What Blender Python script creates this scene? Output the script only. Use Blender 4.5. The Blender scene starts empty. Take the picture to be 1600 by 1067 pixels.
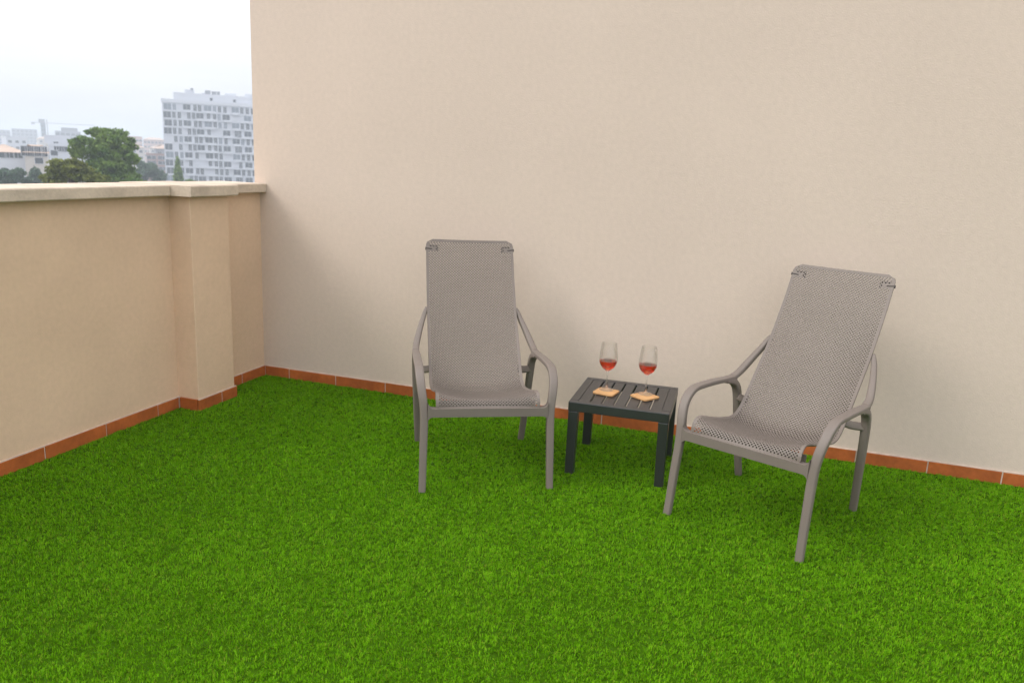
import bpy, bmesh, math, random
import numpy as np
from mathutils import Vector, Matrix, noise

scene = bpy.context.scene
COL = scene.collection
R = math.radians
random.seed(7)
RNG = np.random.default_rng(11)

# ------------------------------------------------------------------ camera
CAM = Vector((2.9728, -4.0727, 1.38))
RIGHT = Vector((0.94512, 0.32370, 0.04427)).normalized()
UP = Vector((-0.11316, 0.19721, 0.97381)).normalized()
FWD = Vector((-0.30649, 0.92538, -0.22302)).normalized()
cam_data = bpy.data.cameras.new('camera')
cam = bpy.data.objects.new('camera', cam_data)
COL.objects.link(cam)
cam.matrix_world = Matrix(((RIGHT.x, UP.x, -FWD.x, CAM.x), (RIGHT.y, UP.y, -FWD.y, CAM.y),
                           (RIGHT.z, UP.z, -FWD.z, CAM.z), (0, 0, 0, 1)))
cam_data.sensor_width = 36.0
cam_data.lens = 27.943
cam_data.clip_start = 0.05
cam_data.clip_end = 20000
cam_data.dof.use_dof = True
cam_data.dof.focus_distance = 3.5
cam_data.dof.aperture_fstop = 4.0
scene.camera = cam

# ------------------------------------------------------------------ sky, sun, exposure
SUN_EL, SUN_AZ = 42.0, 236.0          # azimuth clockwise from +Y
world = bpy.data.worlds.new('World')
scene.world = world
world.use_nodes = True
nt = world.node_tree
nt.nodes.clear()
w_out = nt.nodes.new('ShaderNodeOutputWorld')
w_bg = nt.nodes.new('ShaderNodeBackground')
w_sky = nt.nodes.new('ShaderNodeTexSky')
w_sky.sky_type = 'NISHITA'
w_sky.sun_disc = False
w_sky.sun_elevation = R(SUN_EL)
w_sky.sun_rotation = R(SUN_AZ)
w_sky.dust_density = 3.0
w_sky.air_density = 1.2
w_tc = nt.nodes.new('ShaderNodeTexCoord')
w_map = nt.nodes.new('ShaderNodeMapping')
w_map.inputs['Scale'].default_value = (1.6, 1.6, 9.0)
w_map.inputs['Rotation'].default_value = (0.06, 0.03, 0.4)
w_noise = nt.nodes.new('ShaderNodeTexNoise')
w_noise.inputs['Scale'].default_value = 2.2
w_noise.inputs['Detail'].default_value = 6.0
w_noise.inputs['Roughness'].default_value = 0.55
w_ramp = nt.nodes.new('ShaderNodeValToRGB')
w_ramp.color_ramp.elements[0].position = 0.34
w_ramp.color_ramp.elements[0].color = (0.84, 0.84, 0.84, 1)
w_ramp.color_ramp.elements[1].position = 0.66
w_ramp.color_ramp.elements[1].color = (0.97, 0.97, 0.97, 1)
w_mix = nt.nodes.new('ShaderNodeMixRGB')
w_bg.inputs['Strength'].default_value = 0.09
w_sep = nt.nodes.new('ShaderNodeSeparateXYZ')
w_el = nt.nodes.new('ShaderNodeMapRange')          # overcast luminance grows from horizon to zenith
w_el.inputs['From Min'].default_value = 0.0
w_el.inputs['From Max'].default_value = 1.0
w_el.inputs['To Min'].default_value = 6.9
w_el.inputs['To Max'].default_value = 20.6
w_pow = nt.nodes.new('ShaderNodeMath'); w_pow.operation = 'POWER'; w_pow.inputs[1].default_value = 0.6; w_pow.use_clamp = True
w_tint = nt.nodes.new('ShaderNodeMixRGB'); w_tint.blend_type = 'MULTIPLY'; w_tint.inputs['Fac'].default_value = 1
w_tint.inputs['Color1'].default_value = (0.965, 0.985, 1.03, 1)
for a, b in ((w_tc.outputs['Generated'], w_sep.inputs['Vector']), (w_sep.outputs['Z'], w_pow.inputs[0]), (w_pow.outputs[0], w_el.inputs['Value']),
             (w_el.outputs['Result'], w_tint.inputs['Color2']), (w_tint.outputs['Color'], w_mix.inputs['Color2']),
             (w_tc.outputs['Generated'], w_map.inputs['Vector']), (w_map.outputs['Vector'], w_noise.inputs['Vector']),
             (w_noise.outputs['Fac'], w_ramp.inputs['Fac']), (w_ramp.outputs['Color'], w_mix.inputs['Fac']),
             (w_sky.outputs['Color'], w_mix.inputs['Color1']), (w_mix.outputs['Color'], w_bg.inputs['Color']),
             (w_bg.outputs['Background'], w_out.inputs['Surface'])):
    nt.links.new(a, b)

sun_data = bpy.data.lights.new('sun', 'SUN')
sun_data.energy = 1.4
sun_data.angle = R(24)
sun_data.color = (1.0, 0.975, 0.94)
sun = bpy.data.objects.new('sun', sun_data)
COL.objects.link(sun)
az, el = R(SUN_AZ), R(SUN_EL)
to_sun = Vector((math.sin(az) * math.cos(el), math.cos(az) * math.cos(el), math.sin(el)))
sun.rotation_euler = to_sun.to_track_quat('Z', 'Y').to_euler()
sun.location = (0, 0, 40)

scene.render.engine = 'CYCLES'
scene.view_settings.view_transform = 'Standard'
scene.view_settings.look = 'None'
scene.view_settings.exposure = 0.32
scene.view_settings.gamma = 1.0
scene.view_settings.use_curve_mapping = False
scene.cycles.max_bounces = 10
scene.cycles.transmission_bounces = 8
scene.cycles.transparent_max_bounces = 12
scene.cycles.volume_bounces = 1
scene.cycles.caustics_reflective = False
scene.cycles.sample_clamp_indirect = 6.0
scene.cycles.use_denoising = True
try:
    scene.cycles.denoiser = 'OPENIMAGEDENOISE'
except Exception:
    pass


# ------------------------------------------------------------------ helpers
def tag(o, label=None, cat=None, group=None, kind=None):
    if label: o['label'] = label
    if cat: o['category'] = cat
    if group: o['group'] = group
    if kind: o['kind'] = kind
    return o


def empty(name, loc=(0, 0, 0), rz=0.0):
    o = bpy.data.objects.new(name, None)
    COL.objects.link(o)
    o.location = loc
    o.rotation_euler = (0, 0, rz)
    o.empty_display_size = 0.1
    return o


def link(name, me, parent=None, loc=None):
    o = bpy.data.objects.new(name, me)
    COL.objects.link(o)
    if parent: o.parent = parent
    if loc is not None: o.location = loc
    return o


class MB:
    """collects geometry into one mesh"""
    def __init__(self):
        self.v, self.f, self.m, self.s = [], [], [], []

    def add(self, verts, faces, mi=0, smooth=False):
        o = len(self.v)
        self.v += [tuple(p) for p in verts]
        self.f += [tuple(o + i for i in f) for f in faces]
        self.m += [mi] * len(faces)
        self.s += [smooth] * len(faces)
        return self

    def box(self, x0, x1, y0, y1, z0, z1, mi=0):
        return self.add([(x0, y0, z0), (x1, y0, z0), (x1, y1, z0), (x0, y1, z0),
                         (x0, y0, z1), (x1, y0, z1), (x1, y1, z1), (x0, y1, z1)],
                        [(0, 3, 2, 1), (4, 5, 6, 7), (0, 1, 5, 4), (1, 2, 6, 5), (2, 3, 7, 6), (3, 0, 4, 7)], mi)

    def prism(self, poly, axis, a, b, mi=0):
        """extrude a 2D polygon along an axis; poly in the two other axes in order"""
        def mk(p, t):
            if axis == 0: return (t, p[0], p[1])
            if axis == 1: return (p[0], t, p[1])
            return (p[0], p[1], t)
        n = len(poly)
        vs = [mk(p, a) for p in poly] + [mk(p, b) for p in poly]
        fs = [tuple(range(n))[::-1], tuple(range(n, 2 * n))]
        fs += [(i, (i + 1) % n, n + (i + 1) % n, n + i) for i in range(n)]
        return self.add(vs, fs, mi)

    def lathe(self, prof, n=32, mi=0, closed=False):
        vs, fs = [], []
        for r, z in prof:
            for k in range(n):
                t = 2 * math.pi * k / n
                vs.append((r * math.cos(t), r * math.sin(t), z))
        m = len(prof)
        for i in range(m if closed else m - 1):
            j = (i + 1) % m
            for k in range(n):
                l = (k + 1) % n
                fs.append((i * n + k, i * n + l, j * n + l, j * n + k))
        return self.add(vs, fs, mi, True)

    def sweep(self, path, wid, thk, side=(1, 0, 0), rnd=0.35, mi=0, n=3, span=None):
        """sweep a rounded rectangle; wid along side, thk across it"""
        P = [Vector(p) for p in path]
        S0 = Vector(side)
        W = wid if isinstance(wid, (list, tuple)) else [wid] * len(P)
        T = thk if isinstance(thk, (list, tuple)) else [thk] * len(P)
        vs, fs = [], []
        sec = None
        i0, i1 = span if span else (0, len(P))
        for i, p in enumerate(P):
            if not i0 <= i < i1: continue
            t = (P[min(i + 1, len(P) - 1)] - P[max(i - 1, 0)]).normalized()
            s = (S0 - t * S0.dot(t)).normalized()
            nn = t.cross(s)
            w, h = W[i] / 2, T[i] / 2
            r = min(w, h) * 2 * rnd
            sec = []
            for cx, cy, a0 in ((w - r, h - r, 0), (-w + r, h - r, 90), (-w + r, -h + r, 180), (w - r, -h + r, 270)):
                for k in range(n + 1):
                    a = R(a0 + 90 * k / n)
                    sec.append((cx + r * math.cos(a), cy + r * math.sin(a)))
            vs += [p + s * a + nn * b for a, b in sec]
        m = len(sec)
        nr = i1 - i0
        for i in range(nr - 1):
            for k in range(m):
                l = (k + 1) % m
                fs.append((i * m + k, i * m + l, (i + 1) * m + l, (i + 1) * m + k))
        self.add(vs, fs, mi, True)
        for ring, flip in ((vs[:m], True), (vs[-m:], False)):      # caps keep their own vertices, so shading stays crisp
            self.add(ring, [tuple(range(m))[::-1] if flip else tuple(range(m))], mi)
        return self

    def mesh(self, name, mats, fix=True):
        me = bpy.data.meshes.new(name)
        me.from_pydata(self.v, [], self.f)
        for m in (mats if isinstance(mats, (list, tuple)) else [mats]):
            me.materials.append(m)
        me.polygons.foreach_set('material_index', self.m)
        me.polygons.foreach_set('use_smooth', self.s)
        me.update()
        if fix:
            bm = bmesh.new(); bm.from_mesh(me)
            bmesh.ops.recalc_face_normals(bm, faces=bm.faces)
            bm.to_mesh(me); bm.free()
        return me

    def build(self, name, mats, parent=None, loc=None, bevel=0.0, seg=2):
        o = link(name, self.mesh(name, mats), parent, loc)
        if bevel:
            b = o.modifiers.new('bevel', 'BEVEL')
            b.width = bevel; b.segments = seg; b.limit_method = 'ANGLE'; b.angle_limit = R(40)
            b.harden_normals = False
        return o


def catmull(pts, n):
    """resample a polyline through a Catmull-Rom spline at n points, even in arc length"""
    P = [np.array(p, float) for p in pts]
    P = [2 * P[0] - P[1]] + P + [2 * P[-1] - P[-2]]
    out = []
    for i in range(1, len(P) - 2):
        for t in np.linspace(0, 1, 24, endpoint=False):
            a, b, c, d = P[i - 1], P[i], P[i + 1], P[i + 2]
            out.append(0.5 * (2 * b + (c - a) * t + (2 * a - 5 * b + 4 * c - d) * t * t + (3 * b - a - 3 * c + d) * t ** 3))
    out.append(P[-2])
    out = np.array(out)
    s = np.r_[0, np.cumsum(np.linalg.norm(np.diff(out, axis=0), axis=1))]
    q = np.linspace(0, s[-1], n)
    return np.stack([np.interp(q, s, out[:, k]) for k in range(out.shape[1])], 1), s[-1]


# ------------------------------------------------------------------ materials
def mat(name, col, rough=0.6, spec=0.3, bump=None, var=None, var2=None, metal=0.0):
    """col; var=(scale, amount, detail): brightness mottling; bump=(scale, strength, detail)"""
    m = bpy.data.materials.new(name)
    m.use_nodes = True
    t = m.node_tree
    b = t.nodes['Principled BSDF']
    b.inputs['Roughness'].default_value = rough
    b.inputs['Specular IOR Level'].default_value = spec
    b.inputs['Metallic'].default_value = metal
    b.inputs['Base Color'].default_value = (*col, 1)
    tc = t.nodes.new('ShaderNodeTexCoord')
    last = None
    for v in (var, var2):
        if not v: continue
        n = t.nodes.new('ShaderNodeTexNoise')
        n.inputs['Scale'].default_value = v[0]
        n.inputs['Detail'].default_value = v[2] if len(v) > 2 else 4
        t.links.new(tc.outputs['Object'], n.inputs['Vector'])
        mr = t.nodes.new('ShaderNodeMapRange')
        mr.inputs['From Min'].default_value = 0.3
        mr.inputs['From Max'].default_value = 0.7
        mr.inputs['To Min'].default_value = 1 - v[1]
        mr.inputs['To Max'].default_value = 1 + v[1]
        t.links.new(n.outputs['Fac'], mr.inputs['Value'])
        mx = t.nodes.new('ShaderNodeMixRGB')
        mx.blend_type = 'MULTIPLY'
        mx.inputs['Fac'].default_value = 1
        if last is None: mx.inputs['Color1'].default_value = (*col, 1)
        else: t.links.new(last, mx.inputs['Color1'])
        t.links.new(mr.outputs['Result'], mx.inputs['Color2'])
        last = mx.outputs['Color']
    if last is not None: t.links.new(last, b.inputs['Base Color'])
    if bump:
        n = t.nodes.new('ShaderNodeTexNoise')
        n.inputs['Scale'].default_value = bump[0]
        n.inputs['Detail'].default_value = bump[2] if len(bump) > 2 else 4
        n.inputs['Roughness'].default_value = 0.6
        t.links.new(tc.outputs['Object'], n.inputs['Vector'])
        bp = t.nodes.new('ShaderNodeBump')
        bp.inputs['Strength'].default_value = bump[1]
        bp.inputs['Distance'].default_value = bump[3] if len(bump) > 3 else 0.01
        t.links.new(n.outputs['Fac'], bp.inputs['Height'])
        t.links.new(bp.outputs['Normal'], b.inputs['Normal'])
    return m


M = {}
M['render'] = mat('cream_render', (0.638, 0.52, 0.43), 0.92, 0.1, bump=(140, 0.28, 6, 0.005), var=(1.1, 0.032, 6), var2=(42, 0.03, 3))
M['parapet_render'] = mat('bounce_tinted_cream_render', (0.69, 0.49, 0.338), 0.92, 0.1, bump=(140, 0.28, 6, 0.005), var=(2.2, 0.06, 6), var2=(42, 0.03, 3))  # same cream wall colour, with warm bounced light put into it
M['coping'] = mat('coping_stone', (0.57, 0.465, 0.365), 0.85, 0.15, bump=(70, 0.3, 5, 0.004), var=(5, 0.17, 7), var2=(60, 0.07, 3))
M['terracotta'] = mat('terracotta', (0.40, 0.105, 0.024), 0.7, 0.25, bump=(60, 0.2, 4, 0.003), var=(7, 0.22, 6), var2=(50, 0.10, 3))
M['grout'] = mat('grout', (0.55, 0.45, 0.37), 0.95, 0.1, bump=(120, 0.5, 3, 0.004), var=(20, 0.15, 4))
M['turf_back'] = mat('turf_backing', (0.035, 0.085, 0.003), 0.95, 0.0, var=(30, 0.3, 4))
M['taupe'] = mat('taupe_resin', (0.186, 0.152, 0.129), 0.52, 0.35, bump=(500, 0.06, 2, 0.001), var=(9, 0.03, 3))
M['clip'] = mat('shade_dark_taupe_clip', (0.055, 0.045, 0.04), 0.6, 0.3)  # taupe resin with the slot's shade put into its colour
M['anthracite'] = mat('anthracite_resin', (0.020, 0.020, 0.021), 0.36, 0.85, bump=(400, 0.08, 2, 0.001), var=(14, 0.10, 4))
M['cork'] = mat('coaster_wood', (0.55, 0.31, 0.135), 0.65, 0.2, bump=(160, 0.3, 4, 0.002), var=(45, 0.14, 5))
M['slab'] = mat('slab_concrete', (0.34, 0.33, 0.31), 0.9, 0.1, var=(3, 0.1, 4))


def glass_mat(name, col, rough=0.0, ior=1.45):
    m = bpy.data.materials.new(name)
    m.use_nodes = True
    b = m.node_tree.nodes['Principled BSDF']
    b.inputs['Base Color'].default_value = (*col, 1)
    b.inputs['Transmission Weight'].default_value = 1.0
    b.inputs['Roughness'].default_value = rough
    b.inputs['IOR'].default_value = ior
    return m


M['glass'] = glass_mat('clear_glass', (0.985, 0.99, 0.985))
# thin blown glass: most light passes straight through, the rest refracts and glints
gt = M['glass'].node_tree
g_tr = gt.nodes.new('ShaderNodeBsdfTransparent'); g_mx = gt.nodes.new('ShaderNodeMixShader'); g_mx.inputs['Fac'].default_value = 0.5
gt.links.new(g_tr.outputs['BSDF'], g_mx.inputs[1]); gt.links.new(gt.nodes['Principled BSDF'].outputs['BSDF'], g_mx.inputs[2])
gt.links.new(g_mx.outputs['Shader'], gt.nodes['Material Output'].inputs['Surface'])
M['wine'] = glass_mat('rose_wine', (0.70, 0.050, 0.012), ior=1.33)

# turf: colour carried per blade by an attribute
mt = bpy.data.materials.new('turf_blade')
mt.use_nodes = True
t = mt.node_tree
b = t.nodes['Principled BSDF']
b.inputs['Roughness'].default_value = 0.65
b.inputs['Specular IOR Level'].default_value = 0.07
at_ = t.nodes.new('ShaderNodeAttribute'); at_.attribute_name = 'tint'
t.links.new(at_.outputs['Color'], b.inputs['Base Color'])
tr = t.nodes.new('ShaderNodeBsdfTranslucent')
t.links.new(at_.outputs['Color'], tr.inputs['Color'])
mx = t.nodes.new('ShaderNodeMixShader'); mx.inputs['Fac'].default_value = 0.22
t.links.new(b.outputs['BSDF'], mx.inputs[1]); t.links.new(tr.outputs['BSDF'], mx.inputs[2])
t.links.new(mx.outputs['Shader'], t.nodes['Material Output'].inputs['Surface'])
M['turf'] = mt

# ------------------------------------------------------------------ terrace floor and turf
FLOOR_Z = -0.003
GROUND_Z = -16.0
o = MB().box(-0.2, 8.0, -9.0, 0.3, -0.6, FLOOR_Z).build('terrace_floor', M['turf_back'])
tag(o, kind='structure')


def field(x, y, seed, scale):
    """smooth pseudo random field from a few rotated sine waves"""
    r = np.random.default_rng(seed)
    s = np.zeros_like(x)
    for k in range(9):
        a = r.uniform(0, math.tau); f = scale * r.uniform(0.5, 2.2); ph = r.uniform(0, math.tau)
        s += np.sin((x * math.cos(a) + y * math.sin(a)) * f + ph) / (1 + 0.25 * k)
    return s / 3.0


def make_turf():
    X0, X1, Y0, Y1 = 0.012, 5.1, -3.35, -0.013
    nt_ = int((X1 - X0) * (Y1 - Y0) * 11500)
    PER = 5
    tx = RNG.uniform(X0, X1, nt_); ty = RNG.uniform(Y0, Y1, nt_)
    # leave out the footprint of the pier and the corner no camera looks into
    keep = ~((tx < 0.145) & (ty > -0.757) & (ty < -0.456))
    keep &= ty > -3.25 + np.maximum(0, tx - 1.2) * 0.40
    tx, ty = tx[keep], ty[keep]; nt_ = len(tx)
    tl_a = 1.6 * field(tx, ty, 5, 4.0) + 1.4 * field(tx, ty, 6, 18.0) + RNG.normal(0, 1.5, nt_)   # how each tuft is trodden
    tl_r = np.clip(RNG.normal(0.46, 0.2, nt_) + 0.06 * field(tx, ty, 12, 11.0), 0, 1.1)
    th = RNG.uniform(0.0090, 0.0145, nt_) * (1 + 0.10 * field(tx, ty, 3, 18))
    ttint = RNG.normal(1.0, 0.07, nt_) * (1 + 0.05 * field(tx, ty, 9, 3.0))
    rep = lambda q_: np.repeat(q_, PER)
    n = nt_ * PER
    x = rep(tx) + RNG.normal(0, 0.0042, n); y = rep(ty) + RNG.normal(0, 0.0042, n)
    d = np.hypot(x - CAM.x, y - CAM.y)
    h = rep(th) * RNG.uniform(0.75, 1.15, n)
    w = RNG.uniform(0.0012, 0.0019, n) * (0.95 + 0.09 * d)
    ra = RNG.uniform(0, math.tau, n); rr = np.abs(RNG.normal(0, 0.5, n))
    lx = rep(tl_r * np.cos(tl_a)) + rr * np.cos(ra); ly = rep(tl_r * np.sin(tl_a)) + rr * np.sin(ra)
    lean = np.clip(np.hypot(lx, ly), 0.02, 1.25)
    ang = np.arctan2(ly, lx)
    dx, dy = np.cos(ang), np.sin(ang)
    fa = ang + math.pi / 2 + RNG.normal(0, 0.7, n)
    sx, sy = np.cos(fa), np.sin(fa)
    v = np.empty((n, 5, 3), np.float32)
    mid_o = h * np.sin(lean * 0.5) * 0.55; mid_z = h * np.cos(lean * 0.5) * 0.55
    tip_o = mid_o + h * np.sin(lean * 1.5) * 0.45; tip_z = mid_z + h * np.cos(lean * 1.5) * 0.45
    for k, s in ((0, -1), (1, 1)):
        v[:, k, 0] = x + s * sx * w / 2; v[:, k, 1] = y + s * sy * w / 2; v[:, k, 2] = FLOOR_Z
    for k, s in ((2, 1), (3, -1)):
        v[:, k, 0] = x + dx * mid_o + s * sx * w * 0.42; v[:, k, 1] = y + dy * mid_o + s * sy * w * 0.42
        v[:, k, 2] = FLOOR_Z + mid_z
    v[:, 4, 0] = x + dx * tip_o; v[:, 4, 1] = y + dy * tip_o; v[:, 4, 2] = FLOOR_Z + tip_z
    v[:, :, 1] = np.minimum(v[:, :, 1], -0.0125)
    v[:, :, 0] = np.maximum(v[:, :, 0], 0.0125)
    me = bpy.data.meshes.new('artificial_turf')
    me.vertices.add(n * 5)
    me.vertices.foreach_set('co', v.ravel())
    idx = np.arange(n, dtype=np.int32)[:, None] * 5
    loops = np.concatenate([idx + np.array([[0, 1, 2, 3]]), idx + np.array([[3, 2, 4]])], 1).ravel()
    me.loops.add(n * 7)
    me.loops.foreach_set('vertex_index', loops.astype(np.int32))
    me.polygons.add(n * 2)
    st = (np.arange(n)[:, None] * 7 + np.array([[0, 4]])).ravel()
    me.polygons.foreach_set('loop_start', st.astype(np.int32))
    me.polygons.foreach_set('loop_total', np.tile([4, 3], n).astype(np.int32))
    me.update(calc_edges=True)
    # four yarn colours
    pal = np.array([(0.108, 0.300, 0.002), (0.158, 0.385, 0.004), (0.220, 0.460, 0.009), (0.25, 0.33, 0.025)])
    pick = RNG.choice(4, n, p=[0.36, 0.36, 0.22, 0.06])
    c = pal[pick] * (rep(ttint) * RNG.uniform(0.88, 1.12, n))[:, None]
    col = np.ones((n, 5, 4), np.float32); col[:, :, :3] = c[:, None, :]
    a = me.color_attributes.new('tint', 'FLOAT_COLOR', 'POINT')
    a.data.foreach_set('color', col.ravel())
    me.materials.append(M['turf'])
    ob = link('artificial_turf', me)
    tag(ob, 'bright green artificial turf covering the terrace floor', 'artificial turf', kind='stuff')


make_turf()

# ------------------------------------------------------------------ high wall with its terracotta skirting
wall = empty('rendered_wall', (0, 0, FLOOR_Z))
tag(wall, 'tall cream rendered wall behind the two lounge chairs', 'wall')
wm = MB().box(-0.035, 7.5, 0.0, 0.28, FLOOR_Z, 3.3)
wb = wm.build('wall_face', M['render'], wall); wb.location = (0, 0, -FLOOR_Z)
SKZ, SKT = 0.058, 0.011


def skirting_run(parent, joints, axis, plane, sgn, seed, gap=0.0055):
    """tiles between joint positions along an axis, standing proud of a plane"""
    rr = random.Random(seed)
    for a, c in zip(joints[:-1], joints[1:]):
        g = gap / 2
        th = SKT + rr.uniform(-0.001, 0.0012); zz = SKZ + rr.uniform(-0.0012, 0.0012)
        p0, p1 = plane, plane + sgn * th
        lo, hi = min(p0, p1), max(p0, p1)
        mb = MB()
        if axis == 0: mb.box(a + g, c - g, lo, hi, 0, zz - FLOOR_Z)
        else: mb.box(lo, hi, a + g, c - g, 0, zz - FLOOR_Z)
        mb.build('skirting_tile', M['terracotta'], parent, bevel=0.0016)


def grout_run(parent, a, c, axis, plane, sgn):
    p0, p1 = plane, plane + sgn * (SKT - 0.0026)
    lo, hi = min(p0, p1), max(p0, p1)
    mb = MB()
    if axis == 0: mb.box(a, c, lo, hi, 0, SKZ - FLOOR_Z + 0.0035)
    else: mb.box(lo, hi, a, c, 0, SKZ - FLOOR_Z + 0.0035)
    mb.build('grout', M['grout'], parent)


wj = [0.012, 0.187, 0.514, 0.849, 1.176, 1.503, 1.83, 2.158, 2.478, 2.798, 3.118, 3.438, 3.757, 4.073, 4.40, 4.73, 5.06, 5.39, 5.72, 6.05]
grout_run(wall, 0.012, 6.05, 0, 0.0, -1)
skirting_run(wall, wj, 0, 0.0, -1, 1)

# ------------------------------------------------------------------ parapet with pier, coping and skirting
par = empty('parapet', (0, -2, FLOOR_Z))
tag(par, 'low cream parapet with a projecting pier and pale coping, left of the chairs', 'parapet wall')
ZC0, ZC1 = 1.124, 1.178
PX, PY0, PY1 = 0.130, -0.752, -0.457          # pier face and its two sides


def in_par(o): o.location = (0, 2, -FLOOR_Z); return o


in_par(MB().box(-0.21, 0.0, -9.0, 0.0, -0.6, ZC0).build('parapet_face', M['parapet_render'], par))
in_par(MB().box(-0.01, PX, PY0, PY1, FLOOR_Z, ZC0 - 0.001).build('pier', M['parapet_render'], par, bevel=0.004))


def coping(y0, y1, x1, z1, dz=0.0):
    # slab with a softened drip edge
    poly = [(-0.275, ZC0 + dz), (x1 - 0.004, ZC0 + dz), (x1, ZC0 + 0.004 + dz), (x1, z1 - 0.005), (x1 - 0.005, z1), (-0.275, z1 - 0.002)]
    in_par(MB().prism(poly, 1, y0, y1).build('coping_slab', M['coping'], par, bevel=0.0025))


for a, c in ((-9.0, -6.6), (-6.595, -4.2), (-4.195, PY0 - 0.040)):
    coping(a, c, 0.047, ZC1)
coping(PY0 - 0.037, PY1 + 0.036, PX + 0.042, ZC1 + 0.003)
coping(PY1 + 0.039, -0.002, 0.050, ZC1 - 0.001)

# in local coordinates of the parapet (y shifted by 2)
Yo = 2.0
pj = [-3.97, -3.63, -3.29, -2.95, -2.61, -2.272, -1.934, -1.594, -1.254, -0.917, PY0 - SKT]
skirting_run(par, [y + Yo for y in pj], 1, 0.0, 1, 2)
grout_run(par, pj[0] + Yo, PY0 + Yo, 1, 0.0, 1)
skirting_run(par, [PY1 + SKT + Yo, -0.231 + Yo, -0.001 + Yo], 1, 0.0, 1, 3)
grout_run(par, PY1 + Yo, -0.012 + Yo, 1, 0.0, 1)
skirting_run(par, [PY0 - SKT + Yo, -0.577 + Yo, PY1 + SKT + Yo], 1, PX, 1, 4)
grout_run(par, PY0 - 0.006 + Yo, PY1 + 0.006 + Yo, 1, PX, 1)
skirting_run(par, [0.012, PX - 0.001], 0, PY0 + Yo, -1, 5)
skirting_run(par, [0.012, PX - 0.001], 0, PY1 + Yo, 1, 6)


# ------------------------------------------------------------------ lounge chair
HW = 0.222                                  # half width of the shell
EDGE = [(-.275, .348), (-.274, .375), (-.262, .399), (-.238, .411), (-.20, .407), (-.135, .389), (-.05, .367), (.02, .353),
        (.07, .347), (.115, .355), (.165, .388), (.25, .482), (.375, .627), (.46, .748), (.53, .862), (.586, .971)]
DISH_S = [0, .03, .06, .10, .20, .33, .45, .55, .75, 1.0]
DISH_D = [0, .018, .034, .040, .036, .038, .036, .030, .020, .006]


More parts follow.
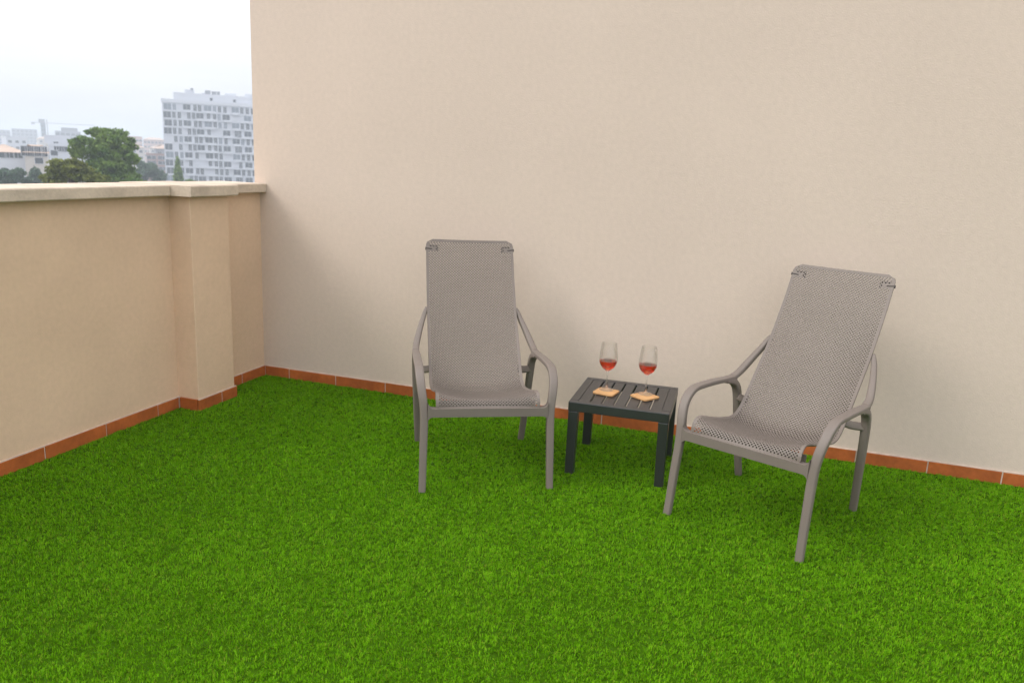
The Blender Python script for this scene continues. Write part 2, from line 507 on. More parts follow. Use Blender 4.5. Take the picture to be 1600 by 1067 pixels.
def shell_mesh():
    NX = 60                                  # half pitches across: 30 holes
    a = 2 * (HW - 0.009) / NX
    prof, L = catmull(EDGE, 400)
    NV = int((L - 0.018) / a) // 2 * 2
    vo = (L - NV * a) / 2
    sarr = np.linspace(0, L, 400)
    tang = np.gradient(prof, sarr, axis=0)

    def pt(x, s):
        y = np.interp(s, sarr, prof[:, 0]); z = np.interp(s, sarr, prof[:, 1])
        ty = np.interp(s, sarr, tang[:, 0]); tz = np.interp(s, sarr, tang[:, 1])
        l = math.hypot(ty, tz); ty /= l; tz /= l
        top = L - s
        rc = 0.034
        if top < rc: x = x * (HW - rc + math.sqrt(max(0, rc * rc - (rc - top) ** 2))) / HW
        if s < 0.02: x = x * (HW - 0.006 + 0.006 * math.sqrt(1 - (1 - s / 0.02) ** 2)) / HW
        d = np.interp(s / L, DISH_S, DISH_D) * (1 - (abs(x) / HW) ** 2.2)
        # normal pushed below / behind the sitter
        return (x, y + tz * d, z - ty * d)

    V, F, idx = [], [], {}

    def vid(key, x, s):
        if key not in idx:
            idx[key] = len(V); V.append(pt(x, s))
        return idx[key]

    def g(i, j): return vid(('g', i, j), -HW + 0.009 + i * a, vo + j * a)
    k = 0.60
    for i in range(NX + 1):
        for j in range(NV + 1):
            if (i + j) % 2: continue
            inside = 0 < i < NX and 0 < j < NV
            if inside:
                cx, cs = -HW + 0.009 + i * a, vo + j * a
                O = [g(i - 1, j), g(i, j - 1), g(i + 1, j), g(i, j + 1)]
                top = (NV - j) * a
                solid = (abs(cx) > HW - 0.045 and 0.030 < top < 0.052)
                if solid:
                    F.append(tuple(O)); continue
                I = []
                q = a * k
                for n_, (ux, us) in enumerate(((-1, 0), (0, -1), (1, 0), (0, 1))):
                    I.append(vid(('h', i, j, n_), cx + ux * q, cs + us * q))
                for n_ in range(4):
                    m_ = (n_ + 1) % 4
                    F.append((O[n_], O[m_], I[m_], I[n_]))
            else:
                # half or quarter diamonds on the border stay solid
                P = [(i - 1, j), (i, j - 1), (i + 1, j), (i, j + 1)]
                P = [p for p in P if 0 <= p[0] <= NX and 0 <= p[1] <= NV]
                if len(P) == 3: F.append(tuple(g(*p) for p in P))
                elif len(P) == 2: F.append((g(i, j), g(*P[0]), g(*P[1])))
    # triangles between border vertices: the border diamonds have their centre on the edge
    def rim(seq, off):
        out = []
        for (i, j) in seq:
            x = -HW + 0.009 + i * a; s = vo + j * a
            out.append((g(i, j), vid(('r', i, j, off), x + off[0] * 0.009, s + off[1] * vo)))
        for p, q in zip(out[:-1], out[1:]): F.append((p[0], q[0], q[1], p[1]))
        return out
    # use only vertices that the lattice really has on each edge (odd parity), so edges match
    L_ = [(0, j) for j in range(NV + 1) if j % 2 == 1]
    R_ = [(NX, j) for j in range(NV + 1) if (NX + j) % 2 == 1]
    B_ = [(i, 0) for i in range(NX + 1) if i % 2 == 1]
    T_ = [(i, NV) for i in range(NX + 1) if (i + NV) % 2 == 1]
    l = rim(L_, (-1, 0)); r = rim(R_, (1, 0)); bt = rim(B_, (0, -1)); tp = rim(T_, (0, 1))
    def corner(i, j, ox, os, s1, s2):
        c0 = g(i, j)
        c1 = vid(('c', i, j), -HW + 0.009 + i * a + ox * 0.009, vo + j * a + os * vo)
        F.append((c0, s1[0], s1[1], c1)); F.append((c0, c1, s2[1], s2[0]))
    corner(0, 0, -1, -1, l[0], bt[0]); corner(NX, 0, 1, -1, r[0], bt[-1])
    corner(0, NV, -1, 1, l[-1], tp[0]); corner(NX, NV, 1, 1, r[-1], tp[-1])
    me = bpy.data.meshes.new('mesh_shell')
    me.from_pydata(V, [], F)
    me.materials.append(M['taupe'])
    me.update()
    bm = bmesh.new(); bm.from_mesh(me)
    bmesh.ops.recalc_face_normals(bm, faces=bm.faces)
    bm.to_mesh(me); bm.free()
    me.polygons.foreach_set('use_smooth', [False] * len(me.polygons))
    return me, pt, L


def mirror(pts, s): return [(s * p[0], p[1], p[2]) for p in pts]


def make_chair():
    root = empty('lounge_chair', (0, 0, 0))
    me, pt, L = shell_mesh()
    sh = link('shell', me, root)
    so = sh.modifiers.new('solid', 'SOLIDIFY')
    so.thickness = 0.005; so.offset = 0.0; so.use_even_offset = False
    fz = FLOOR_Z + 0.001
    for s in (-1, 1):
        side_path = [(.275, -.309, fz), (.2735, -.301, .06), (.272, -.288, .17), (.270, -.274, .27), (.270, -.268, .32), (.2715, -.264, .352),
                     (.275, -.259, .385), (.280, -.249, .418), (.2845, -.232, .450), (.287, -.206, .477), (.288, -.172, .4945), (.288, -.135, .501),
                     (.288, -.06, .4995), (.287, .02, .496), (.286, .10, .4895), (.285, .165, .4845), (.284, .205, .484)]
        side_path, SL = catmull(side_path, 60)
        tt = np.linspace(0, SL, 60)
        wid = list(np.interp(tt, [0, .06, .2, .35, .5, .6, .8, SL], [.029, .030, .032, .034, .037, .038, .038, .032]))
        thk = list(np.interp(tt, [0, .06, .2, .35, .46, .56, .8, SL], [.025, .026, .028, .030, .025, .019, .019, .024]))
        k = int(np.argmin(abs(tt - .40)))
        MB().sweep(mirror(side_path, s), wid, thk, rnd=.24, span=(0, k + 1)).build('leg', M['taupe'], root)
        MB().sweep(mirror(side_path, s), wid, thk, rnd=.24, span=(k, 60)).build('armrest', M['taupe'], root)
        rear = [(.285, .110, .481), (.284, .165, .474), (.283, .205, .459), (.281, .231, .433), (.280, .246, .395), (.278, .256, .34),
                (.272, .275, .22), (.266, .294, .10), (.260, .312, fz)]
        rear, _ = catmull(rear, 26)
        tt = np.linspace(0, 1, len(rear))
        MB().sweep(mirror(rear, s), list(np.interp(tt, [0, .3, 1], [.038, .036, .030])),
                   list(np.interp(tt, [0, .12, .3, 1], [.014, .028, .033, .027])), rnd=.3).build('leg', M['taupe'], root)
        brace = [(.284, .190, .486), (.281, .235, .499), (.273, .275, .523), (.259, .325, .562), (.243, .372, .602), (.231, .398, .632), (.221, .412, .648)]
        brace, _ = catmull(brace, 20)
        tt = np.linspace(0, 1, len(brace))
        MB().sweep(mirror(brace, s), list(np.interp(tt, [0, .3, 1], [.032, .030, .020])), list(np.interp(tt, [0, .4, 1], [.022, .030, .026])),
                   rnd=.3).build('back_brace', M['taupe'], root)
        peg = [(.212, .190, .402), (.235, .210, .392), (.262, .240, .386), (.278, .250, .384)]
        MB().sweep(mirror(peg, s), .034, [.020, .020, .024, .032], side=(0, .4, 1), rnd=.4).build('bracket', M['taupe'], root)
        # headrest slot near the top corner: its shade laid on as a dark strip, plus the hook at the rim
        a0, a1 = Vector(pt(s * (HW - .030), L - .052)), Vector(pt(s * (HW + .001), L - .050))
        nrm = Vector((0, -.86, .5))
        c = MB()
        c.sweep([a0 + nrm * .0036, a1 + nrm * .0036], .0035, .003, side=(0, .5, .86), rnd=.3)
        c.sweep([a1 + Vector((s * .0005, 0, 0)) - nrm * .008, a1 + Vector((s * .0005, 0, 0)) + nrm * .0035], .013, .004, side=(0, .5, .86), rnd=.3)
        b0 = Vector(pt(s * (HW - .060), L - .044)) - nrm * .0048
        b1 = Vector(pt(s * (HW - .012), L - .044)) - nrm * .0048
        c.sweep([b0, b1], .030, .004, side=(0, .5, .86), rnd=.3)
        c.build('headrest_clip', M['clip'], root)
    # front rail with filleted ends
    rz0, rz1, xe, rf = .318, .3555, .2555, .022
    poly = []
    for s, order in ((1, 1), (-1, -1)):
        lo = [(s * (xe - rf + rf * math.sin(R(t))), rz0 - rf + rf * math.cos(R(t))) for t in range(0, 91, 15)]
        hi = [(s * (xe - rf + rf * math.sin(R(t))), rz1 + rf - rf * math.cos(R(t))) for t in range(90, -1, -15)]
        seg = lo + hi
        poly += seg if s == 1 else seg[::-1]
    MB().prism(poly, 1, -.284, -.254).build('front_rail', M['taupe'], root, bevel=.005, seg=3)
    # upstand behind the rolled lip of the shell
    MB().box(-.214, .214, -.205, -.198, .315, .364).build('lip_support', M['taupe'], root)
    return root


def copy_tree(o, parent=None):
    c = o.copy(); COL.objects.link(c)
    if parent: c.parent = parent
    for ch in list(o.children): copy_tree(ch, c)
    return c


chair_a = make_chair()
chair_b = copy_tree(chair_a)
for o, loc, rz, lab in ((chair_a, (1.752, -.815, 0), 28.5, 'taupe perforated lounge chair standing left of the small table'),
                        (chair_b, (3.027, -.817, 0), -22.3, 'taupe perforated lounge chair standing right of the small table')):
    o.location = loc; o.rotation_euler = (0, 0, R(rz))
    tag(o, lab, 'lounge chair', 'pair of lounge chairs on the turf')

# ------------------------------------------------------------------ side table
TW, TH = 0.447, 0.340
table = empty('side_table', (2.367, -.528, 0), R(2.6))
tag(table, 'small square anthracite slatted side table between the lounge chairs', 'side table')
h = TW / 2
rim_w = .038
for x0, x1, y0, y1 in ((-h, h, -h, -h + rim_w), (-h, h, h - rim_w, h)):
    MB().box(x0, x1, y0, y1, TH - .044, TH).build('rim', M['anthracite'], table, bevel=.003)
for s in (-1, 1):
    x0, x1 = sorted((s * h, s * (h - rim_w)))
    MB().box(x0, x1, -h + rim_w + .0005, h - rim_w - .0005, TH - .044, TH).build('rim', M['anthracite'], table, bevel=.003)
inner = TW - 2 * rim_w
sl = inner / 7
for k in range(7):
    x0 = -inner / 2 + k * sl
    g0, g1 = (.0008 if k == 0 else .0038), (.0008 if k == 6 else .0038)
    MB().box(x0 + g0, x0 + sl - g1, -h + rim_w - .006, h - rim_w + .006, TH - .016, TH - .0015).build('slat', M['anthracite'], table, bevel=.002)
for sx in (-1, 1):
    for sy in (-1, 1):
        # slightly tapered square leg
        c = h - .0225
        vs = []
        for z, e in ((FLOOR_Z + .001, .0195), (TH - .0445, .0222)):
            ox, oy = sx * (h - .0015 - e), sy * (h - .0015 - e)
            vs += [(ox - e, oy - e, z), (ox + e, oy - e, z), (ox + e, oy + e, z), (ox - e, oy + e, z)]
        MB().add(vs, [(0, 3, 2, 1), (4, 5, 6, 7), (0, 1, 5, 4), (1, 2, 6, 5), (2, 3, 7, 6), (3, 0, 4, 7)]).build('leg', M['anthracite'], table, bevel=.003)

# ------------------------------------------------------------------ coasters and glasses of wine
cm = MB()
q, rr_ = .050, .012
poly = []
for cx, cy, a0 in ((q - rr_, q - rr_, 0), (-q + rr_, q - rr_, 90), (-q + rr_, -q + rr_, 180), (q - rr_, -q + rr_, 270)):
    for k in range(5):
        a = R(a0 + 22.5 * k); poly.append((cx + rr_ * math.cos(a), cy + rr_ * math.sin(a)))
cm.prism(poly, 2, 0, .009)
coaster_mesh = cm.mesh('mesh_coaster', M['cork'])
outer = [(0.0, .0010), (.020, .0008), (.0300, .0004), (.0330, .0003), (.0340, .0006), (.0342, .0010), (.0338, .0015), (.0320, .0019), (.026, .0027), (.016, .0048),
         (.0095, .0080), (.0055, .0150), (.0040, .030), (.0037, .060), (.0041, .082), (.0062, .0900), (.0150, .0965), (.0270, .1060), (.0360, .1180), (.0415, .1310),
         (.0435, .1440), (.0430, .1600), (.0410, .1780), (.0385, .1960), (.0365, .2120), (.03555, .2225), (.03545, .2236), (.0352, .2241)]
inner_p = [(.0349, .2242), (.0346, .2241), (.03445, .2236), (.0345, .2225), (.0355, .2120), (.0375, .1960), (.0400, .1780), (.0420, .1600), (.0425, .1440),
           (.0405, .1312), (.0350, .1186), (.0260, .1070), (.0140, .0980), (.0040, .0942), (0.0, .0938)]
glass_mesh = MB().lathe(outer + inner_p, 40).mesh('mesh_glass', M['glass'])
wl = .1400
wp = [(0.0, .0946), (.0042, .0950), (.0138, .0986), (.0256, .1076), (.0346, .1192), (.0399, .1316), (.0418, wl - .001), (.0418, wl), (.030, wl - .0006), (0.0, wl - .0008)]
wine_mesh = MB().lathe(wp, 40).mesh('mesh_wine', M['wine'])
for i, (cx, cy, ca, gx, gy, side, neigh) in enumerate(((2.279, -.552, -9, 2.274, -.528, 'left', ''), (2.458, -.540, -33, 2.456, -.512, 'right', ''))):
    co = link('coaster', coaster_mesh); co.location = (cx, cy, TH + .0004); co.rotation_euler = (0, 0, R(ca))
    b = co.modifiers.new('bevel', 'BEVEL'); b.width = .0018; b.segments = 2; b.limit_method = 'ANGLE'
    tag(co, ('light wooden coaster under the wine glass nearer the left chair', 'light wooden coaster, turned cornerwise, under the wine glass nearer the right chair')[i], 'coaster', 'coasters on the side table')
    gl = empty('wine_glass', (gx, gy, TH + .0098))
    tag(gl, ('stemmed glass of rose wine on the table, nearer the left chair', 'stemmed glass of rose wine on the table, nearer the right chair')[i], 'wine glass', 'wine glasses on the side table')
    link('glass', glass_mesh, gl)
    link('wine', wine_mesh, gl)


# ------------------------------------------------------------------ the town beyond the parapet
F_PX = 1241.9


def sight(px, py, d):
    """world point seen at a photograph pixel, d metres away along the ground"""
    r = FWD + RIGHT * ((px - 800) / F_PX) - UP * ((py - 533.5) / F_PX)
    return CAM + r * (d / math.hypot(r.x, r.y))


def facing(px, py, d):
    p = sight(px, py, d)
    h = Vector((p.x - CAM.x, p.y - CAM.y)).normalized()
    return p, math.atan2(h.y, h.x) - math.pi / 2


M['ground'] = mat('town_ground', (0.13, 0.125, 0.11), 0.95, 0.05, var=(0.02, 0.35, 6), var2=(0.15, 0.2, 4))
M['hill'] = mat('hill_scrub', (0.085, 0.10, 0.065), 0.95, 0.05, var=(0.012, 0.4, 6), var2=(0.05, 0.3, 5))
M['white_wall'] = mat('white_wall', (0.57, 0.585, 0.63), 0.85, 0.15, var=(0.15, 0.05, 4))
M['balcony'] = mat('balcony_white', (0.62, 0.635, 0.68), 0.8, 0.15, var=(0.2, 0.05, 4))
M['pale_wall'] = mat('pale_wall', (0.55, 0.50, 0.45), 0.88, 0.1, var=(0.12, 0.08, 4))
M['grey_wall'] = mat('grey_wall', (0.27, 0.28, 0.31), 0.88, 0.1, var=(0.08, 0.1, 4))
M['pink_wall'] = mat('pink_wall', (0.52, 0.36, 0.30), 0.88, 0.1, var=(0.1, 0.1, 4))
M['brick_wall'] = mat('brick_wall', (0.34, 0.20, 0.16), 0.88, 0.1, var=(0.1, 0.12, 4))
M['roof_tile'] = mat('roof_tile', (0.50, 0.37, 0.29), 0.85, 0.1, var=(0.4, 0.15, 4))
M['pane'] = mat('window_pane', (0.035, 0.045, 0.055), 0.12, 0.5, var=(0.3, 0.3, 2))
M['pane_blue'] = mat('curtained_pane', (0.16, 0.19, 0.23), 0.2, 0.5, var=(0.3, 0.3, 2))
M['blue_glass'] = mat('blue_glass', (0.10, 0.15, 0.18), 0.2, 0.5, var=(0.1, 0.2, 3))
M['steel'] = mat('steel', (0.20, 0.21, 0.22), 0.5, 0.4)
M['bark'] = mat('bark', (0.075, 0.055, 0.04), 0.9, 0.1, bump=(6, 0.6, 4, 0.05), var=(3, 0.3, 4))


def leaf_mat(name, dark, light):
    m = bpy.data.materials.new(name); m.use_nodes = True
    t = m.node_tree; b = t.nodes['Principled BSDF']
    b.inputs['Roughness'].default_value = 0.6; b.inputs['Specular IOR Level'].default_value = 0.25
    tc = t.nodes.new('ShaderNodeTexCoord')
    n = t.nodes.new('ShaderNodeTexNoise'); n.inputs['Scale'].default_value = 0.9; n.inputs['Detail'].default_value = 6
    r = t.nodes.new('ShaderNodeValToRGB')
    r.color_ramp.elements[0].position = 0.35; r.color_ramp.elements[0].color = (*dark, 1)
    r.color_ramp.elements[1].position = 0.65; r.color_ramp.elements[1].color = (*light, 1)
    t.links.new(tc.outputs['Object'], n.inputs['Vector']); t.links.new(n.outputs['Fac'], r.inputs['Fac'])
    t.links.new(r.outputs['Color'], b.inputs['Base Color'])
    tr = t.nodes.new('ShaderNodeBsdfTranslucent'); t.links.new(r.outputs['Color'], tr.inputs['Color'])
    mx = t.nodes.new('ShaderNodeMixShader'); mx.inputs['Fac'].default_value = 0.25
    t.links.new(b.outputs['BSDF'], mx.inputs[1]); t.links.new(tr.outputs['BSDF'], mx.inputs[2])
    t.links.new(mx.outputs['Shader'], t.nodes['Material Output'].inputs['Surface'])
    return m


M['leaf_green'] = leaf_mat('leaf_green', (0.085, 0.165, 0.030), (0.235, 0.335, 0.066))
M['leaf_olive'] = leaf_mat('leaf_olive', (0.115, 0.145, 0.022), (0.25, 0.265, 0.045))
M['leaf_blue'] = leaf_mat('leaf_blue_green', (0.055, 0.105, 0.062), (0.115, 0.18, 0.095))

# ground sheet to the horizon, set below the terrace
g = MB()
g.add([(-3900, -3900, GROUND_Z), (3900, -3900, GROUND_Z), (3900, 3900, GROUND_Z), (-3900, 3900, GROUND_Z)], [(0, 1, 2, 3)])
tag(g.build('ground', M['ground']), kind='structure')
tag(MB().box(-0.19, 7.9, -8.9, 0.27, GROUND_Z, -0.602).build('terrace_building_block', M['slab']), kind='structure')

# hills: a ridge strip with an uneven crest
hv, hf = [], []
NH = 90
for i in range(NH + 1):
    px = -500 + 1200 * i / NH
    crest = 208 + (px - 100) * 0.045 + 4.0 * noise.noise((i * 0.21, 0, 3)) + 2.0 * noise.noise((i * 0.6, 5, 0)) + (4 if px > 215 else 0)
    for j, (dd, k) in enumerate(((1500, 0.0), (1900, 0.45), (2300, 0.8), (2700, 1.0), (3300, 0.5))):
        c = sight(px, crest, 2700)
        q = sight(px, crest, dd)
        z = GROUND_Z - 1 + (c.z - GROUND_Z + 1) * k + (6 * noise.noise((i * 0.5, j * 2.0, 1)) if 0 < j < 3 else 0)
        hv.append((q.x, q.y, z))
for i in range(NH):
    for j in range(4):
        a = i * 5 + j
        hf.append((a, a + 5, a + 6, a + 1))
o = MB().add(hv, hf, 0, True).build('hills', M['hill'])
tag(o, kind='structure')


def window_mesh(name, w, h, pane, mullion=True):
    """a framed window standing just proud of its wall: a frame mesh and a pane mesh"""
    p = MB().box(-w / 2, w / 2, -0.02, 0.05, 0, h)
    m = MB()
    f = 0.07
    m.box(-w / 2 - f, -w / 2 - .001, -0.07, 0.05, -f, h + f); m.box(w / 2 + .001, w / 2 + f, -0.07, 0.05, -f, h + f)
    m.box(-w / 2, w / 2, -0.07, 0.05, h + .001, h + f); m.box(-w / 2, w / 2, -0.12, 0.05, -f, -.001)
    if mullion: m.box(-0.04, 0.04, -0.06, -0.021, 0, h)
    return m.mesh(name + '_frame', M['balcony']), p.mesh(name + '_pane', pane)


def add_window(kind, parent, loc, scale=None):
    o = link('window', kind[0], parent); o.location = loc
    if scale: o.scale = scale
    link('pane', kind[1], o)
    return o


WN = window_mesh('mesh_window_narrow', 1.0, 2.0, M['pane'])
WNb = window_mesh('mesh_window_narrow_curtained', 1.0, 2.0, M['pane_blue'])
WW = window_mesh('mesh_window_wide', 2.3, 1.95, M['pane'])
WWb = window_mesh('mesh_window_wide_curtained', 2.3, 1.95, M['pane_blue'])
WS = window_mesh('mesh_window_small', 1.5, 1.2, M['pane'], mullion=False)


# ------------------------------------------------ white apartment tower
def apartment_tower():
    D = 300.0
    pl = sight(256, 222, D)
    _, rz = facing(330, 222, D)
    root = empty('apartment_tower', (pl.x, pl.y, GROUND_Z), rz)
    tag(root, 'tall white apartment block with staggered balconies beyond the parapet', 'apartment block')
    ca, sa = math.cos(rz), math.sin(rz)

    def lx(px, py=222):     # local x on the facade line for a pixel column
        q = sight(px, py, D); return (q.x - pl.x) * ca + (q.y - pl.y) * sa
    top = sight(256, 155.5, D).z - GROUND_Z
    W = lx(430)
    s_px = lx(331) / 75.0                    # metres for one photograph pixel here
    MB().box(0, W, 0, 16, 0, top).build('wall', M['white_wall'], root)
    MB().box(-0.25, W + 0.2, -0.25, 0.3, top - 0.9, top + 0.25).build('cornice', M['balcony'], root)
    # set-back top storey and roof plant
    for x0, x1, z1, y0 in ((3.6, W, 2.6, 1.5), (7.2, 10.0, 3.8, 3), (12.6, 14.0, 3.1, 3), (20.0, 23.6, 3.4, 3), (26.5, 30.0, 3.6, 3)):
        MB().box(x0, x1, y0, 13, top, top + z1).build('penthouse', M['white_wall'], root)
    for x0, x1, z0, z1 in ((13.6, 15.4, 2.6, 3.9), (15.7, 17.2, 2.6, 3.7), (17.4, 18.4, 2.6, 3.8), (29.0, 29.9, 3.6, 4.4), (9.0, 9.9, 3.8, 4.3)):
        MB().box(x0, x1, 2.2, 4.2, top + z0 + 0.01, top + z1).build('roof_plant', M['grey_wall'], root)
    for x in (15.5, 23.0):
        add_window(WS, root, (x, 1.47, top + 0.5), (0.6, 1, 0.8))
    fl = 13.15 * s_px * 0.985
    A = [(125, 1), (195, 0), (250, 0), (322, 1), (408, 0), (456, 0), (540, 1), (612, 0), (664, 0), (722, 0), (832, 1), (902, 0), (962, 0), (1040, 1)]
    B = [(118, 1), (187, 0), (242, 0), (340, 0), (390, 0), (455, 1), (545, 0), (610, 0), (657, 0), (732, 1), (836, 0), (874, 0), (962, 1), (1050, 0)]
    rr = random.Random(4)
    balA = [(285, 370), (500, 620), (800, 880)]
    balB = [(420, 500), (505, 640), (700, 790), (890, 1010)]
    for k in range(11):
        zf = top - 1.15 - fl * (k + 1) + 0.30
        row = A if k % 2 == 0 else B
        for zx, wide in row:
            if rr.random() < 0.07 and k != 2: continue
            x = (zx - 70) / 6.67 * s_px
            curtained = rr.random() < (0.32 if k < 3 else 0.08)  # some windows take the paler curtained pane
            me = (WWb if curtained else WW) if wide else (WNb if curtained else WN)
            add_window(me, root, (x, 0, zf + 0.28))
        MB().box(0.05, W - 0.05, -0.14, -0.001, zf - 0.20, zf + 0.06).build('floor_band', M['balcony'], root)
        for z0, z1 in (balA if k % 2 == 0 else balB):
            x0, x1 = (z0 - 70) / 6.67 * s_px, (z1 - 70) / 6.67 * s_px
            m = MB()
            m.box(x0, x1, -0.75, -0.141, zf - 0.26, zf - 0.06)
            m.box(x0, x1, -0.75, -0.65, zf - 0.061, zf + 0.50)
            m.box(x0, x0 + 0.1, -0.649, -0.141, zf - 0.061, zf + 0.50)
            m.box(x1 - 0.1, x1, -0.649, -0.141, zf - 0.061, zf + 0.50)
            m.build('balcony', M['balcony'], root)


apartment_tower()


# ------------------------------------------------ smaller buildings
def building(name, label, px0, px1, ytop, d, wall, roof=None, wins=(), depth=12.0, group=None, extras=(), cat='building', wmesh=None, floors=None, cols=None, turn=0.0):
    """box building given by the columns it spans and its top at distance d; wins = (px, py, mesh)"""
    pm = (px0 + px1) / 2
    p, rz = facing(pm, ytop, d)
    rz += R(turn)
    top = p.z - GROUND_Z
    root = empty(name, (p.x, p.y, GROUND_Z), rz)
    tag(root, label, cat, group)
    a, c = sight(px0, ytop, d), sight(px1, ytop, d)
    w = (c - a).length
    MB().box(-w / 2, w / 2, 0, depth, 0, top).build('wall', wall, root)
    if roof == 'tile':
        h = 1.6
        m = MB()
        x0, x1, y0, y1 = -w / 2 - .5, w / 2 + .5, -.6, depth + .5
        yr = (y0 + y1) / 2
        m.add([(x0, y0, top), (x1, y0, top), (x1, y1, top), (x0, y1, top), (x0 + 4, yr, top + h), (x1 - 4, yr, top + h)],
              [(0, 1, 5, 4), (1, 2, 5), (2, 3, 4, 5), (3, 0, 4), (0, 3, 2, 1)])
        m.build('roof', M['roof_tile'], root, loc=(0, 0, 0.01))
    else:
        m = MB()
        m.box(-w / 2 - .12, w / 2 + .12, -.12, .25, top + .002, top + .7)
        m.box(-w / 2 - .12, -w / 2 + .25, .251, depth, top + .002, top + .7); m.box(w / 2 - .25, w / 2 + .12, .251, depth, top + .002, top + .7)
        m.build('roof_parapet', wall, root)
    ppm = w / max(1e-3, abs(px1 - px0))
    for (wx, wy, me) in wins:
        add_window(me, root, ((wx - pm) * ppm, 0, top - (wy - ytop) * ppm * 0.95))
    if floors:
        me = wmesh or WS
        for i in range(floors):
            for j in range(cols):
                add_window(me, root, (-w / 2 + w * (j + 0.5) / cols, 0, top - 2.4 - 3.0 * i))
    for x0, x1, z0, z1, yy, mm in extras:
        MB().box(x0, x1, yy, yy + 3.5, top + z0, top + z1).build('roof_hut', mm, root)
    return root


building('low_house', 'long white house with a pink tiled roof and small dark windows, far left', -25, 38, 238, 210, M['white_wall'], 'tile',
         [(14, 248.5, WS), (21, 248.5, WS), (28.5, 248.5, WS), (3, 248.5, WS)], depth=9)
building('low_house', 'beige house with one dark window and a dark balcony strip beside the olive tree', 38, 74, 239, 200, M['pale_wall'], 'tile',
         [(60, 259, WS), (43, 245, WW), (50, 245, WW), (57, 245, WW), (64, 245, WW), (70, 245, WN)], depth=9)
building('low_house', 'stepped white house directly left of the big green tree', 76, 108, 229, 230, M['white_wall'], None,
         [(84, 246, WS), (94, 238, WS), (102, 238, WS), (88, 236, WN)], depth=10, extras=((-3, 2.6, .71, 2.6, 2, M['white_wall']),))
building('brick_house', 'dark red brick block with stacked windows left of the white tower', 229, 262, 243, 330, M['brick_wall'], None,
         [(250, 250, WS), (250, 259, WS), (250, 269, WS), (240, 250, WS), (240, 259, WS), (257, 250, WS), (257, 259, WS), (257, 269, WS), (233, 250, WS), (233, 259, WS)], depth=12)
building('glass_tower', 'slim blue glazed tower under a dark cap on the skyline', 63.2, 70.8, 194, 700, M['blue_glass'], None, (), depth=6,
         extras=((-2.6, 1.4, .71, 3.4, 0.5, M['steel']),), cat='tower', wmesh=WW, floors=8, cols=1)
building('office_block', 'grey office block with a dark roof hut right of the crane', 86, 126, 207, 640, M['grey_wall'], None, (), depth=14,
         extras=((-4, 6, .71, 3.0, 2, M['steel']),), wmesh=WW, floors=5, cols=5)
building('far_block', 'broad pale block on the skyline left of the slim tower', 18, 58, 203, 900, M['grey_wall'], None, (), depth=16, wmesh=WW, floors=5, cols=6)
building('far_block', 'lilac grey block at the left end of the skyline', -30, 16, 204, 850, M['grey_wall'], None, (), depth=16, wmesh=WW, floors=4, cols=7)
building('pink_block', 'pink block low on the skyline behind the big green tree', 196, 222, 215, 560, M['pink_wall'], None, (), depth=14, floors=4, cols=5)
building('pink_block', 'pale pink block on the skyline next to the white tower', 224, 258, 219, 620, M['pink_wall'], 'tile', (), depth=14, floors=4, cols=6)

rr = random.Random(21)
cells = []
for k in range(44):
    px = rr.uniform(-120, 262)
    d = rr.uniform(360, 1250)
    wpx = rr.uniform(12, 30) * 520 / d + 6
    y = 222 + (px - 200) * 0.047 + rr.uniform(-1.0, 9.0) * (600 / d) - (3.0 if d > 800 else 0)
    if any(abs(px - c_[0]) < (wpx + c_[1]) * 0.55 and abs(d - c_[2]) < 45 for c_ in cells): continue
    cells.append((px, wpx, d))
    wl_ = rr.choice([M['pale_wall'], M['pale_wall'], M['white_wall'], M['pink_wall'], M['grey_wall']])
    tiled = rr.random() < .5
    look = {'pale_wall': 'beige', 'white_wall': 'white', 'pink_wall': 'pink', 'grey_wall': 'grey'}[wl_.name]
    building('town_house', 'small hazy %s town house with %s below the skyline' % (look, 'a tiled roof' if tiled else 'a flat roof'), px - wpx / 2, px + wpx / 2, y, d, wl_,
             'tile' if tiled else None, (), depth=10, group='hazy %s houses with %s roofs' % (look, 'tiled' if tiled else 'flat'), floors=2, cols=max(2, int(wpx / 520 * d / 8)), turn=rr.uniform(-18, 18))

# ------------------------------------------------ tower crane
pc, rzc = facing(74, 200, 760)
crane = empty('tower_crane', (pc.x, pc.y, GROUND_Z), rzc)
tag(crane, 'thin tower crane with a long jib standing on the skyline', 'crane')
ch_ = sight(74, 187, 760).z - GROUND_Z
jz = sight(74, 192.5, 760).z - GROUND_Z
MB().box(-.32, .32, -.32, .32, 0, ch_).build('mast', M['steel'], crane)
MB().box(.33, 34, -.3, .3, jz - .22, jz + .16).build('jib', M['steel'], crane)
MB().box(-11, -.33, -.3, .3, jz - .22, jz + .16).build('counter_jib', M['steel'], crane)
MB().box(-11, -8.5, -.9, .9, jz - 1.6, jz - .221).build('counterweight', M['grey_wall'], crane)


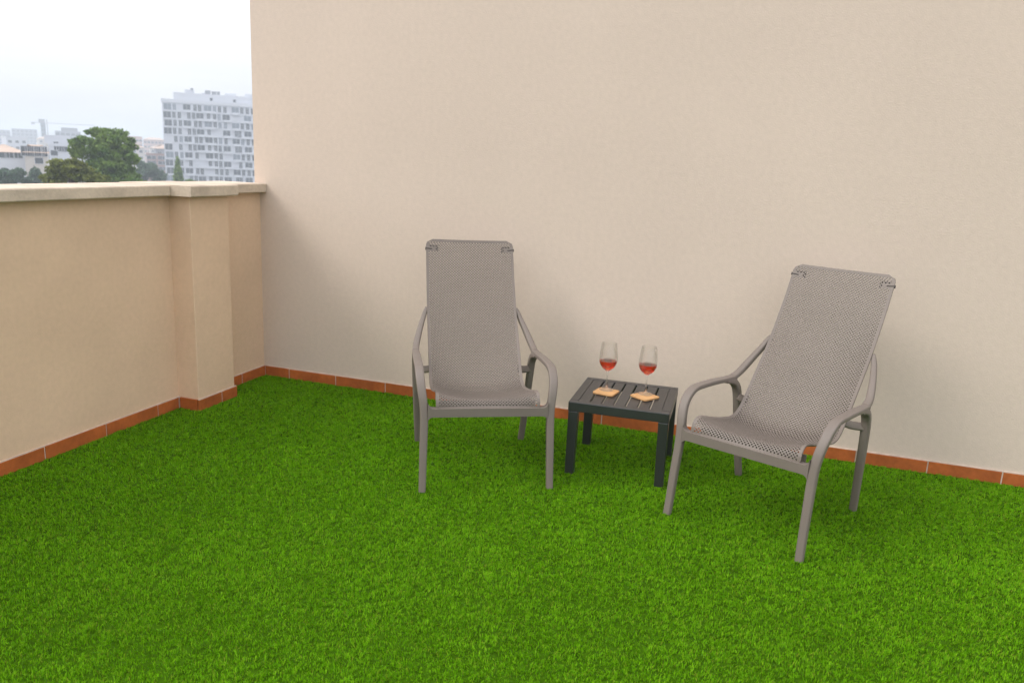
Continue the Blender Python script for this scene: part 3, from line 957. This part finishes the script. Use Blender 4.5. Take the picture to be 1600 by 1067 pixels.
# ------------------------------------------------ trees
def tree(name, label, d, lobes, leafs, size, lm, trunk_px, seed, group=None, conical=False):
    """crown lobes in photograph pixels turned into metres at distance d"""
    rg = np.random.default_rng(seed)
    cx = sum(l[0] for l in lobes) / len(lobes)
    p, rz = facing(trunk_px, 260, d)
    root = empty(name, (p.x, p.y, GROUND_Z), rz)
    tag(root, label, 'tree', group)
    ca, sa = math.cos(rz), math.sin(rz)
    L3 = []
    e0, e1 = sight(trunk_px - 50, 260, d), sight(trunk_px + 50, 260, d)
    ppm = (e1 - e0).length / 100
    for (lx, ly, rx, ry) in lobes:
        q = sight(lx, ly, d)
        x = (q.x - p.x) * ca + (q.y - p.y) * sa
        L3.append((x, rg.uniform(-.4, .4) * rx * ppm, q.z - GROUND_Z, rx * ppm, (rx + ry) / 2 * ppm, ry * ppm))
    if not conical:
        # break each lobe into a core and a ring of boughs of uneven size
        sub = []
        for (x, y, z, ax, ay, az_) in L3:
            sub.append((x, y, z, ax * .78, ay * .78, az_ * .78))
            for k in range(9):
                u = rg.normal(size=3); u /= np.linalg.norm(u); u[2] = u[2] * .8 + .15
                f = rg.uniform(.62, .92); r_ = rg.uniform(.24, .46)
                sub.append((x + u[0] * ax * f, y + u[1] * ay * f, z + u[2] * az_ * f, ax * r_, ay * r_, az_ * r_ * rg.uniform(.7, 1.0)))
        L4 = sub
    else:
        L4 = L3
    tot = sum(l[3] * l[5] for l in L4)
    V, Fc = [], []
    for (x, y, z, ax, ay, az_) in L4:
        n = int(leafs * ax * az_ / tot)
        u = rg.normal(size=(n, 3)); u /= np.linalg.norm(u, axis=1)[:, None]
        rad = rg.uniform(0.35, 1.0, n) ** 0.5
        # uneven outline: small clumps push the surface in and out
        clump = np.array([noise.noise(Vector((float(a[0]) * 2.6 + x, float(a[1]) * 2.6 + y, float(a[2]) * 2.6 + z))) for a in u])
        rad = rad * (1.0 + 0.55 * clump)
        gap = np.array([noise.noise(Vector((float(a[0]) * 5 + 9 + x, float(a[1]) * 5, float(a[2]) * 5 + z))) for a in u])
        sel = gap > -0.22
        u, rad = u[sel], rad[sel]; n = len(rad)
        c = np.stack([x + u[:, 0] * ax * rad, y + u[:, 1] * ay * rad, z + u[:, 2] * az_ * rad], 1)
        s = size * rg.uniform(0.5, 1.3, n)
        a1 = rg.normal(size=(n, 3)) + u * 0.0; a1 /= np.linalg.norm(a1, axis=1)[:, None]
        a2 = np.cross(a1, rg.normal(size=(n, 3))); a2 /= np.linalg.norm(a2, axis=1)[:, None]
        o = len(V)
        q4 = np.stack([c - a1 * s[:, None], c - a2 * s[:, None] * .55, c + a1 * s[:, None], c + a2 * s[:, None] * .55], 1).reshape(-1, 3)
        V += q4.tolist()
        Fc += [(o + 4 * k, o + 4 * k + 1, o + 4 * k + 2, o + 4 * k + 3) for k in range(n)]
    me = bpy.data.meshes.new('crown'); me.from_pydata(V, [], Fc); me.materials.append(lm); me.update()
    link('crown', me, root)
    # trunk with limbs reaching into the lobes
    zt = max(l[2] for l in L3)
    tw = max(.12, 0.022 * zt)
    tm = MB()
    zc = min(l[2] for l in L3)
    tm.sweep([(0, 0, 0), (.1, .05, zc * .5), (-.08, 0, zc), (0, .1, (zc + zt) / 2)], [tw * 2, tw * 1.5, tw * 1.1, tw * .5], [tw * 2, tw * 1.5, tw * 1.1, tw * .5], rnd=.5)
    if not conical:
        for (x, y, z, ax, ay, az_) in L3:
            tm.sweep([(-.04, 0, zc * .8), (x * .5, y * .5, (zc * .8 + z) / 2 - .2), (x, y, z + az_ * .3)], [tw * .8, tw * .5, tw * .15], [tw * .8, tw * .5, tw * .15], rnd=.5)
    tm.build('trunk', M['bark'], root)
    return root


tree('broadleaf_tree', 'big rounded green tree standing tallest above the parapet', 75,
     [(166, 216, 26, 19), (140, 230, 27, 19), (190, 229, 26, 22), (163, 242, 36, 26), (206, 249, 16, 12), (122, 240, 15, 11), (165, 266, 44, 24), (185, 282, 40, 18), (185, 210, 14, 12), (150, 208, 15, 10)],
     22000, .16, M['leaf_green'], 172, 3)
tree('broadleaf_tree', 'lower olive green tree in front of the big rounded one', 62,
     [(106, 264, 32, 17), (88, 278, 26, 14), (132, 272, 26, 19), (118, 256, 18, 9), (150, 282, 24, 12)], 9000, .13, M['leaf_olive'], 112, 5)
tree('broadleaf_tree', 'dark bluish tree at the far left over the coping', 120, [(18, 278, 22, 14), (-8, 282, 24, 14), (30, 270, 11, 9), (5, 270, 14, 8)], 7000, .22, M['leaf_blue'], 14, 8)
tree('broadleaf_tree', 'small dark tree between the far left tree and the olive one', 125, [(56, 275, 13, 13), (68, 283, 16, 10), (44, 284, 14, 9)], 4500, .22, M['leaf_blue'], 58, 9)
tree('broadleaf_tree', 'wide bluish tree below the brick block, left of the white tower', 170, [(230, 268, 20, 14), (212, 277, 22, 12), (248, 277, 17, 13), (222, 259, 11, 8)], 6500, .30, M['leaf_blue'], 228, 12)
tree('conifer', 'narrow pointed conifer in front of the white tower', 150,
     [(277.5, 250, 2.2, 5), (277.5, 257, 3.6, 6), (278, 264, 5.2, 6), (278.5, 271, 6.8, 7), (279, 279, 8.0, 8)], 2600, .20, M['leaf_green'], 278, 15, conical=True)
tree('broadleaf_tree', 'small green treetop just showing at the foot of the white tower', 150, [(297, 286, 10, 6), (307, 287, 8, 5)], 1600, .20, M['leaf_green'], 301, 17)

# ------------------------------------------------ haze in the air over the town
hz = MB().box(-4000, 4000, -4000, 4000, GROUND_Z - 1, 26).build('haze', [])
hm = bpy.data.materials.new('haze_air'); hm.use_nodes = True
ht = hm.node_tree; ht.nodes.clear()
ho = ht.nodes.new('ShaderNodeOutputMaterial'); hp = ht.nodes.new('ShaderNodeVolumePrincipled')
hp.inputs['Color'].default_value = (0.84, 0.90, 0.98, 1)
hp.inputs['Density'].default_value = 0.0012
hp.inputs['Anisotropy'].default_value = 0.2
ht.links.new(hp.outputs['Volume'], ho.inputs['Volume'])
hz.data.materials.clear(); hz.data.materials.append(hm)
hz['kind'] = 'stuff'; hz['label'] = 'pale bluish haze lying over the town'; hz['category'] = 'haze'
